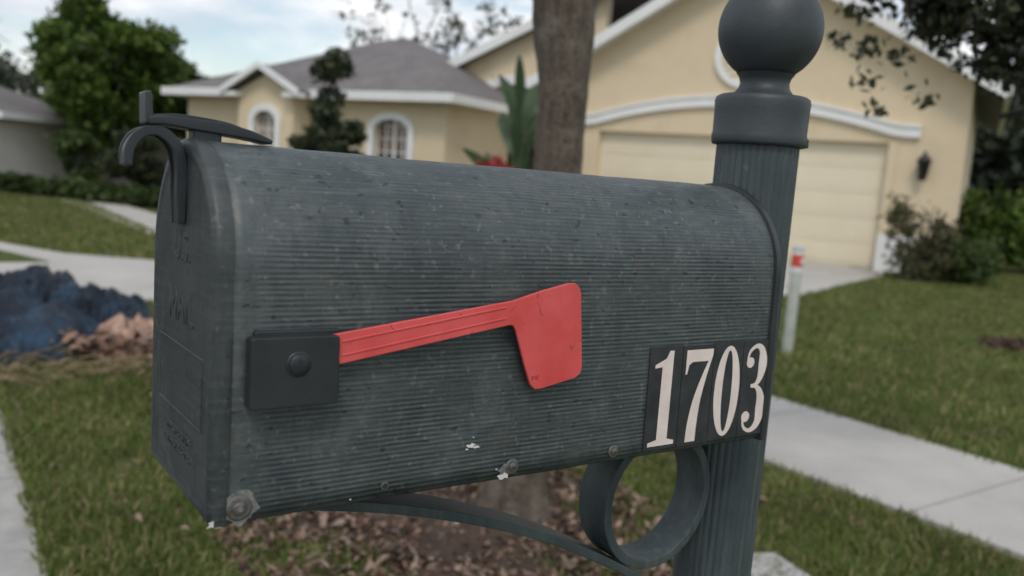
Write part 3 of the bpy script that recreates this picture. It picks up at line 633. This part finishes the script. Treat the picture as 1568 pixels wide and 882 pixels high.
for j in range(NX+1):
    x=XB+(Lg-XB)*j/NX
    for i,p in enumerate(pr):
        d=.0011*mnoise.noise(Vector((x*8,arc[i]*11,0)))+.0004*mnoise.noise(Vector((x*30,arc[i]*30,3))); rr_=1+d/.078
        zb_=.0010*mnoise.noise(Vector((x*22,0,7))) if i in (0,n-1) else 0
        V.append((x,p[0]*rr_,p[1]+(d if 12<i<60 else 0)+zb_)); UVs.append((x,arc[i]))
for j in range(NX):
    for i in range(n-1): a=j*n+i; Fc.append((a,a+n,a+n+1,a+1))
body=mesh("body",V,Fc,M_body,MB,True); uv=body.data.uv_layers.new(name="UVMap")
for lp in body.data.loops: uv.data[lp.index].uv=UVs[lp.vertex_index]
sm=body.modifiers.new("sol","SOLIDIFY"); sm.thickness=.0016; sm.offset=-1
def rings(name,lst,mat,cap=True,n_=40):
    V=[];Fc=[];m=None
    for (x,ins) in lst:
        p=arch(ins,n_); m=len(p); V+=[(x,a,b) for a,b in p]
    for j in range(len(lst)-1):
        for i in range(m): k=(i+1)%m; Fc.append((j*m+i,j*m+k,(j+1)*m+k,(j+1)*m+i))
    if cap: Fc.append(tuple(range((len(lst)-1)*m,len(lst)*m)))
    o=mesh(name,V,Fc,mat,MB,True); fixn(o)
    o.modifiers.new("es","EDGE_SPLIT").split_angle=math.radians(50)
    return o
rings("door",[(.0112,.004),(.0112,-.0006),(.0095,-.0012),(.0030,-.0012),(.0008,-.0002),(-.0004,.0018),(-.0006,.0075),(.0002,.0092),(.0004,.0100)],M_door)
rings("rear_rim",[(.4975,-.0002),(.4982,-.0028),(.5045,-.0028),(.5062,-.0016),(.5062,.0015)],M_black)
box("floor_plate",(.012,-.072,.010),(.50,.072,.014),M_black,MB)
def text(s,size,loc,mat,ext=.0002):
    cu=bpy.data.curves.new("t_"+s,"FONT"); cu.body=s; cu.size=size; cu.extrude=ext; cu.align_x='CENTER'; cu.bevel_depth=.0002; cu.materials.append(mat)
    o=bpy.data.objects.new("door_lettering",cu); link(o,MB); o.rotation_euler=(pi/2,0,-pi/2); o.location=loc; return o
text("U.S.",.027,(.0003,0,.152),M_door); text("MAIL",.030,(.0003,0,.112),M_door); text("APPROVED BY THE",.0075,(.0003,0,.034),M_door,.0001); text("POSTMASTER GENERAL",.0075,(.0003,0,.024),M_door,.0001)
for a,b in (((-.055,.050),(.055,.0515)),((-.055,.095),(.055,.0965)),((-.055,.0515),(-.0535,.095)),((.0535,.0515),(.055,.095))):
    box("door_panel_rib",(-.0002,a[0],a[1]),(.0010,b[0],b[1]),M_door,MB,.0003)
def strap(name,pts,th,yw,mat,parent,y0=0,n=8,bev=.0006):
    P=smoothcurve([(p[0],0,p[1]) for p in pts],n)
    thl=th if hasattr(th,'__len__') else [th]*len(pts)
    tt=np.interp(np.linspace(0,len(pts)-1,len(P)),range(len(pts)),thl)
    V=[];Fc=[]
    for i,p in enumerate(P):
        d=(P[min(i+1,len(P)-1)]-P[max(i-1,0)]).normalized(); nn=Vector((-d.z,0,d.x)); h=tt[i]/2
        for sg,yy in ((1,-yw),(1,yw),(-1,yw),(-1,-yw)): V.append(p+nn*h*sg+Vector((0,y0+yy,0)))
    for i in range(len(P)-1):
        for k in range(4): l=(k+1)%4; Fc.append((i*4+k,i*4+l,(i+1)*4+l,(i+1)*4+k))
    Fc+= [(3,2,1,0),tuple(len(V)-4+k for k in range(4))]
    o=mesh(name,V,Fc,mat,parent); fixn(o)
    if bev: bevel(o,bev)
    return o
hp=[(-.0025,.176),(-.0030,.195),(-.0032,.212),(-.0065,.2255),(-.016,.2335),(-.027,.2315),(-.0335,.2225),(-.0345,.211)]
strap("door_handle",hp,[.0030,.0035,.0035,.0035,.0035,.0038,.0042,.0045],.0085,M_hook,MB,bev=.0008)
for yy in (-.0080,.0080): strap("handle_rib",hp,[.0045,.0065,.0070,.0068,.0064,.0062,.0060,.0048],.0012,M_hook,MB,y0=yy,bev=.0005)
strap("catch_arm",[(-.0235,.2395),(-.012,.2405),(.004,.2395),(.022,.2385),(.040,.2360),(.0545,.2325)],[.005,.006,.007,.008,.006,.003],.0105,M_hook,MB,bev=.001)
strap("catch_rib",[(-.020,.2425),(-.006,.2432),(.010,.2425),(.026,.2412),(.040,.2382)],[.002,.004,.004,.003,.001],.002,M_hook,MB,y0=-.007,bev=.0004)
strap("catch_tab",[(-.0225,.2375),(-.0232,.246),(-.0238,.2575)],[.0055,.0045,.004],.0095,M_hook,MB,bev=.001)
box("catch_post",(.004,-.008,.226),(.022,.008,.238),M_hook,MB,.002)
yb=-Wd/2
box("flag_mount_plate",(.0230,yb-.0042,.075),(.0780,yb+.001,.1175),M_black,MB,.0012)
prism("flag_mount",[(.0188,.0722),(.0715,.0722),(.0728,.0745),(.0728,.1135),(.0715,.1150),(.0188,.1150),(.0178,.1135),(.0178,.0735)],'y',yb-.0150,yb-.0040,M_black,MB,.0016)
def disc(name,x,z,y,r,th,mat,seg=32,dome=.0,par=None):
    e_=lathe(name,[(r,0),(r,th*.7),(r*.85,th),(r*.45,th+dome),(0,th+dome)],mat,par or MB,seg)
    e_.matrix_local=Matrix.Translation((x,y,z))@Matrix.Rotation(pi/2,4,'X'); return e_
disc("mount_bolt_seat",.0465,.0985,yb-.0149,.0078,.0008,M_hook); disc("mount_bolt",.0465,.0985,yb-.0155,.0062,.0018,M_black,24,dome=.0006)
box("bolt_slot",(.0428,yb-.0182,.0980),(.0502,yb-.0178,.0990),M_label,MB); box("bolt_slot_b",(.0460,yb-.0183,.0948),(.0470,yb-.01785,.1022),M_label,MB)
k=.980
def fs(x,z): return (-.137+(x+.137)*k,.223+(z-.223)*k)
fl=[(.072,.1125),(.2105,.1320),(.236,.1390),(.2600,.1442),(.2665,.1445),(.2708,.1415),(.2730,.1370),(.2790,.0800),(.2780,.0745),(.2730,.0710),(.2410,.0650),(.2350,.0650),(.2305,.0690),(.2235,.0860),(.2145,.1100),(.2120,.1136),(.2090,.1142),(.074,.0925)]
prism("signal_flag",[fs(*p) for p in fl],'y',yb-.0112,yb-.0085,M_flag,MB,.0007)
for (z0,z1,th) in ((.1075,.1268,.0012),(.0985,.1188,.0012)):
    a=fs(.080,z0);b=fs(.205,z1); prism("flag_arm_rib",[(a[0],a[1]),(b[0],b[1]),(b[0],b[1]+th),(a[0],a[1]+th)],'y',yb-.0118,yb-.0105,M_flag,MB,.0003)
lab0,lab1,lz0,lz1=.3500,.5025,.0040,.0915
cw=(lab1-lab0)/4
def digit(d):
    def ell(cx,cy,rx,ry,n=48): return [(cx+rx*math.cos(2*pi*i/n),cy+ry*math.sin(2*pi*i/n)) for i in range(n)]
    if d=='1': return [[[(.03,0),(.45,0),(.45,.04),(.335,.065),(.335,1),(.27,1),(.22,.92),(.05,.86),(.05,.825),(.165,.835),(.165,.065),(.03,.04)]]]
    if d=='7':
        c=[(p.x,p.z) for p in smoothcurve([(.47,0,.93),(.39,0,.72),(.315,0,.45),(.285,0,.2),(.28,0,0)],6)]
        c2=[(p.x,p.z) for p in smoothcurve([(.11,0,0),(.125,0,.2),(.185,0,.45),(.29,0,.68),(.40,0,.87)],6)]
        return [[[(.02,1),(.47,1)]+c+c2+[(.13,.87),(.07,.84),(.045,.74),(.02,.74)]]]
    if d=='0': return [[ell(.24,.5,.225,.505),ell(.24,.5,.085,.455)]]
    def stroke(pts):
        P=smoothcurve([(a,w_,b) for a,b,w_ in pts],7); L_=[];R_=[]
        for i,p in enumerate(P):
            t=P[min(i+1,len(P)-1)]-P[max(i-1,0)]; t=Vector((t.x,t.z)).normalized(); nx=(-t.y,t.x)
            L_.append((p.x+nx[0]*p.y,p.z+nx[1]*p.y)); R_.append((p.x-nx[0]*p.y,p.z-nx[1]*p.y))
        return L_+R_[::-1]
    return [[stroke([(.05,.83,.015),(.09,.93,.02),(.21,.985,.025),(.31,.93,.05),(.345,.78,.08),(.31,.62,.05),(.24,.545,.024),(.15,.53,.018)])],
            [stroke([(.15,.53,.018),(.26,.515,.026),(.345,.42,.06),(.375,.26,.088),(.335,.09,.055),(.21,.015,.025),(.09,.06,.02),(.05,.17,.015)])],[ell(.105,.80,.07,.06,24)],[ell(.105,.18,.075,.062,24)]]
for j,dg in enumerate("1703"):
    x0=lab0+cw*j+.0003; x1=lab0+cw*(j+1)-.0003; zo=(0,-.0006,.0004,.0002)[j]
    box("number_label",(x0,yb-.0018,lz0+zo),(x1,yb-.0012,lz1+zo),M_label,MB,.0002)
    for q_i,part in enumerate(digit(dg)):
        cu=bpy.data.curves.new("digit","CURVE"); cu.dimensions='2D'; cu.fill_mode='BOTH'; cu.extrude=.00006; cu.materials.append(M_digit)
        for lp in part:
            sp=cu.splines.new('POLY'); sp.points.add(len(lp)-1); sp.use_cyclic_u=True
            for k_,(a,b) in enumerate(lp): sp.points[k_].co=(a*.0715+b*.0012,b*.0805,0,1)
        o=bpy.data.objects.new("digit_"+dg,cu); link(o,MB); o.rotation_euler=(pi/2,0,0); o.location=(x0+.0018,yb-.00188-.00003*q_i,.0072+zo)
def screw(x,z,r=.0048):
    disc("washer",x,z,yb-.0006,r*1.25,.0009,M_metal); disc("screw",x,z,yb-.0014,r*.72,.0018,M_metal,24,dome=.0006); box("slot",(x-r*.5,yb-.0041,z-.0004),(x+r*.5,yb-.0038,z+.0004),M_label,MB)
screw(.2189,.0085,.0046); screw(.3182,.0080,.0042)
def blob(name,x,z,r,seed,mat,y0,asp=.8):
    rs=random.Random(seed); pts=[(x+r*rs.uniform(.75,1.15)*math.cos(2*pi*i/22),z+r*asp*rs.uniform(.75,1.15)*math.sin(2*pi*i/22)) for i in range(22)]
    prism(name,pts,'y',y0-.0004,y0,mat,MB)
blob("worn_ring",.0180,.0095,.0120,9,M_scuff,yb-.0005,.95)
disc("hinge_washer",.0175,.0090,yb-.0009,.0078,.0012,M_metal); disc("hinge_rivet",.0175,.0090,yb-.0020,.0042,.0016,M_metal,dome=.0008); disc("hinge_pin",.0175,.0090,yb-.0040,.0018,.0006,M_scuff)
disc("rivet_hole",.115,.0085,yb-.0008,.0030,.0005,M_metal); disc("hole",.115,.0085,yb-.0012,.0020,.0003,M_label)
blob("worn_ring",.2150,.0065,.0080,12,M_scuff,yb-.0004,.6)
def chip(x,z,r,seed):
    rs=random.Random(seed); pts=[(x+r*rs.uniform(.4,1.25)*math.cos(2*pi*i/13),z+r*.45*rs.uniform(.4,1.3)*math.sin(2*pi*i/13)) for i in range(13)]
    prism("paint_chip",pts,'y',yb-.0011,yb-.0006,M_chip,MB)
chip(.1820,.0285,.0042,1); chip(.1865,.0270,.0026,2); chip(.2120,.0020,.0055,3); chip(.0035,.0010,.006,4); chip(.1785,.0262,.0012,6); chip(.205,.008,.0010,5); chip(.1835,.0345,.0010,8); chip(.0905,.0030,.0010,9)
# ------------------------------------------------------------------ POST
PO=empty("mailbox_post",(.5464,0,0))
V=[];Fc=[];S=288;nf=36
zz=[-.1,.3,.7,1.0,1.15,1.3,1.335]
for z in zz:
    for i in range(S):
        a=2*pi*i/S; r=.0400-.0010*(1-abs(math.sin(a*nf/2))); V.append((r*math.cos(a),r*math.sin(a),z))
for j in range(len(zz)-1):
    for i in range(S): k_=(i+1)%S; Fc.append((j*S+i,j*S+k_,(j+1)*S+k_,(j+1)*S+i))
mesh("fluted_shaft",V,Fc,M_post,PO,False)
M_cap=noisy("post_cap_paint",(.022,.029,.033),(.040,.049,.054),18,.52,.4,.0007,260,c3=(.030,.039,.044))
lathe("collar",[(.0405,1.318),(.0445,1.318),(.0458,1.321),(.0460,1.327),(.0452,1.330),(.0455,1.352),(.0460,1.360),(.0450,1.364),(.0420,1.366),(.034,1.3665),(.028,1.369),(.0245,1.374),(.0235,1.379),(.0250,1.384),(.028,1.388)],M_cap,PO,80)
lathe("ball_finial",[(max(.0,.0497*math.cos(-pi/2+pi*i/40)),1.4300+.0497*math.sin(-pi/2+pi*i/40)) for i in range(41)],M_cap,PO,80)
o=box("collar_lug",(-.004,-.0475,1.3185),(.004,-.044,1.327),M_cap,PO,.001); o.rotation_euler=(0,0,math.radians(38))
BR=empty("mailbox_bracket"); BR.location=(0,0,1.05)
strap("support_arm",[(.035,-.014),(.10,-.024),(.17,-.040),(.24,-.062),(.31,-.090),(.37,-.121),(.43,-.156),(.510,-.212)],.008,.019,M_post,BR,0,8,.001)
cx,cz,ra=.4385,-.0745,.0645
V=[];Fc=[];S=80
for i in range(S):
    a=2*pi*i/S
    for r,yy in ((ra+.0045,-.019),(ra+.0045,.019),(ra-.0045,.019),(ra-.0045,-.019)): V.append((cx+r*math.cos(a),yy,cz+r*math.sin(a)))
for i in range(S):
    j=(i+1)%S
    for k_ in range(4): l=(k_+1)%4; Fc.append((i*4+k_,i*4+l,j*4+l,j*4+k_))
o=mesh("scroll_ring",V,Fc,M_post,BR); fixn(o); bevel(o,.001)
box("mount_rail",(.03,-.02,-.012),(.508,.02,-.004),M_post,BR,.001)
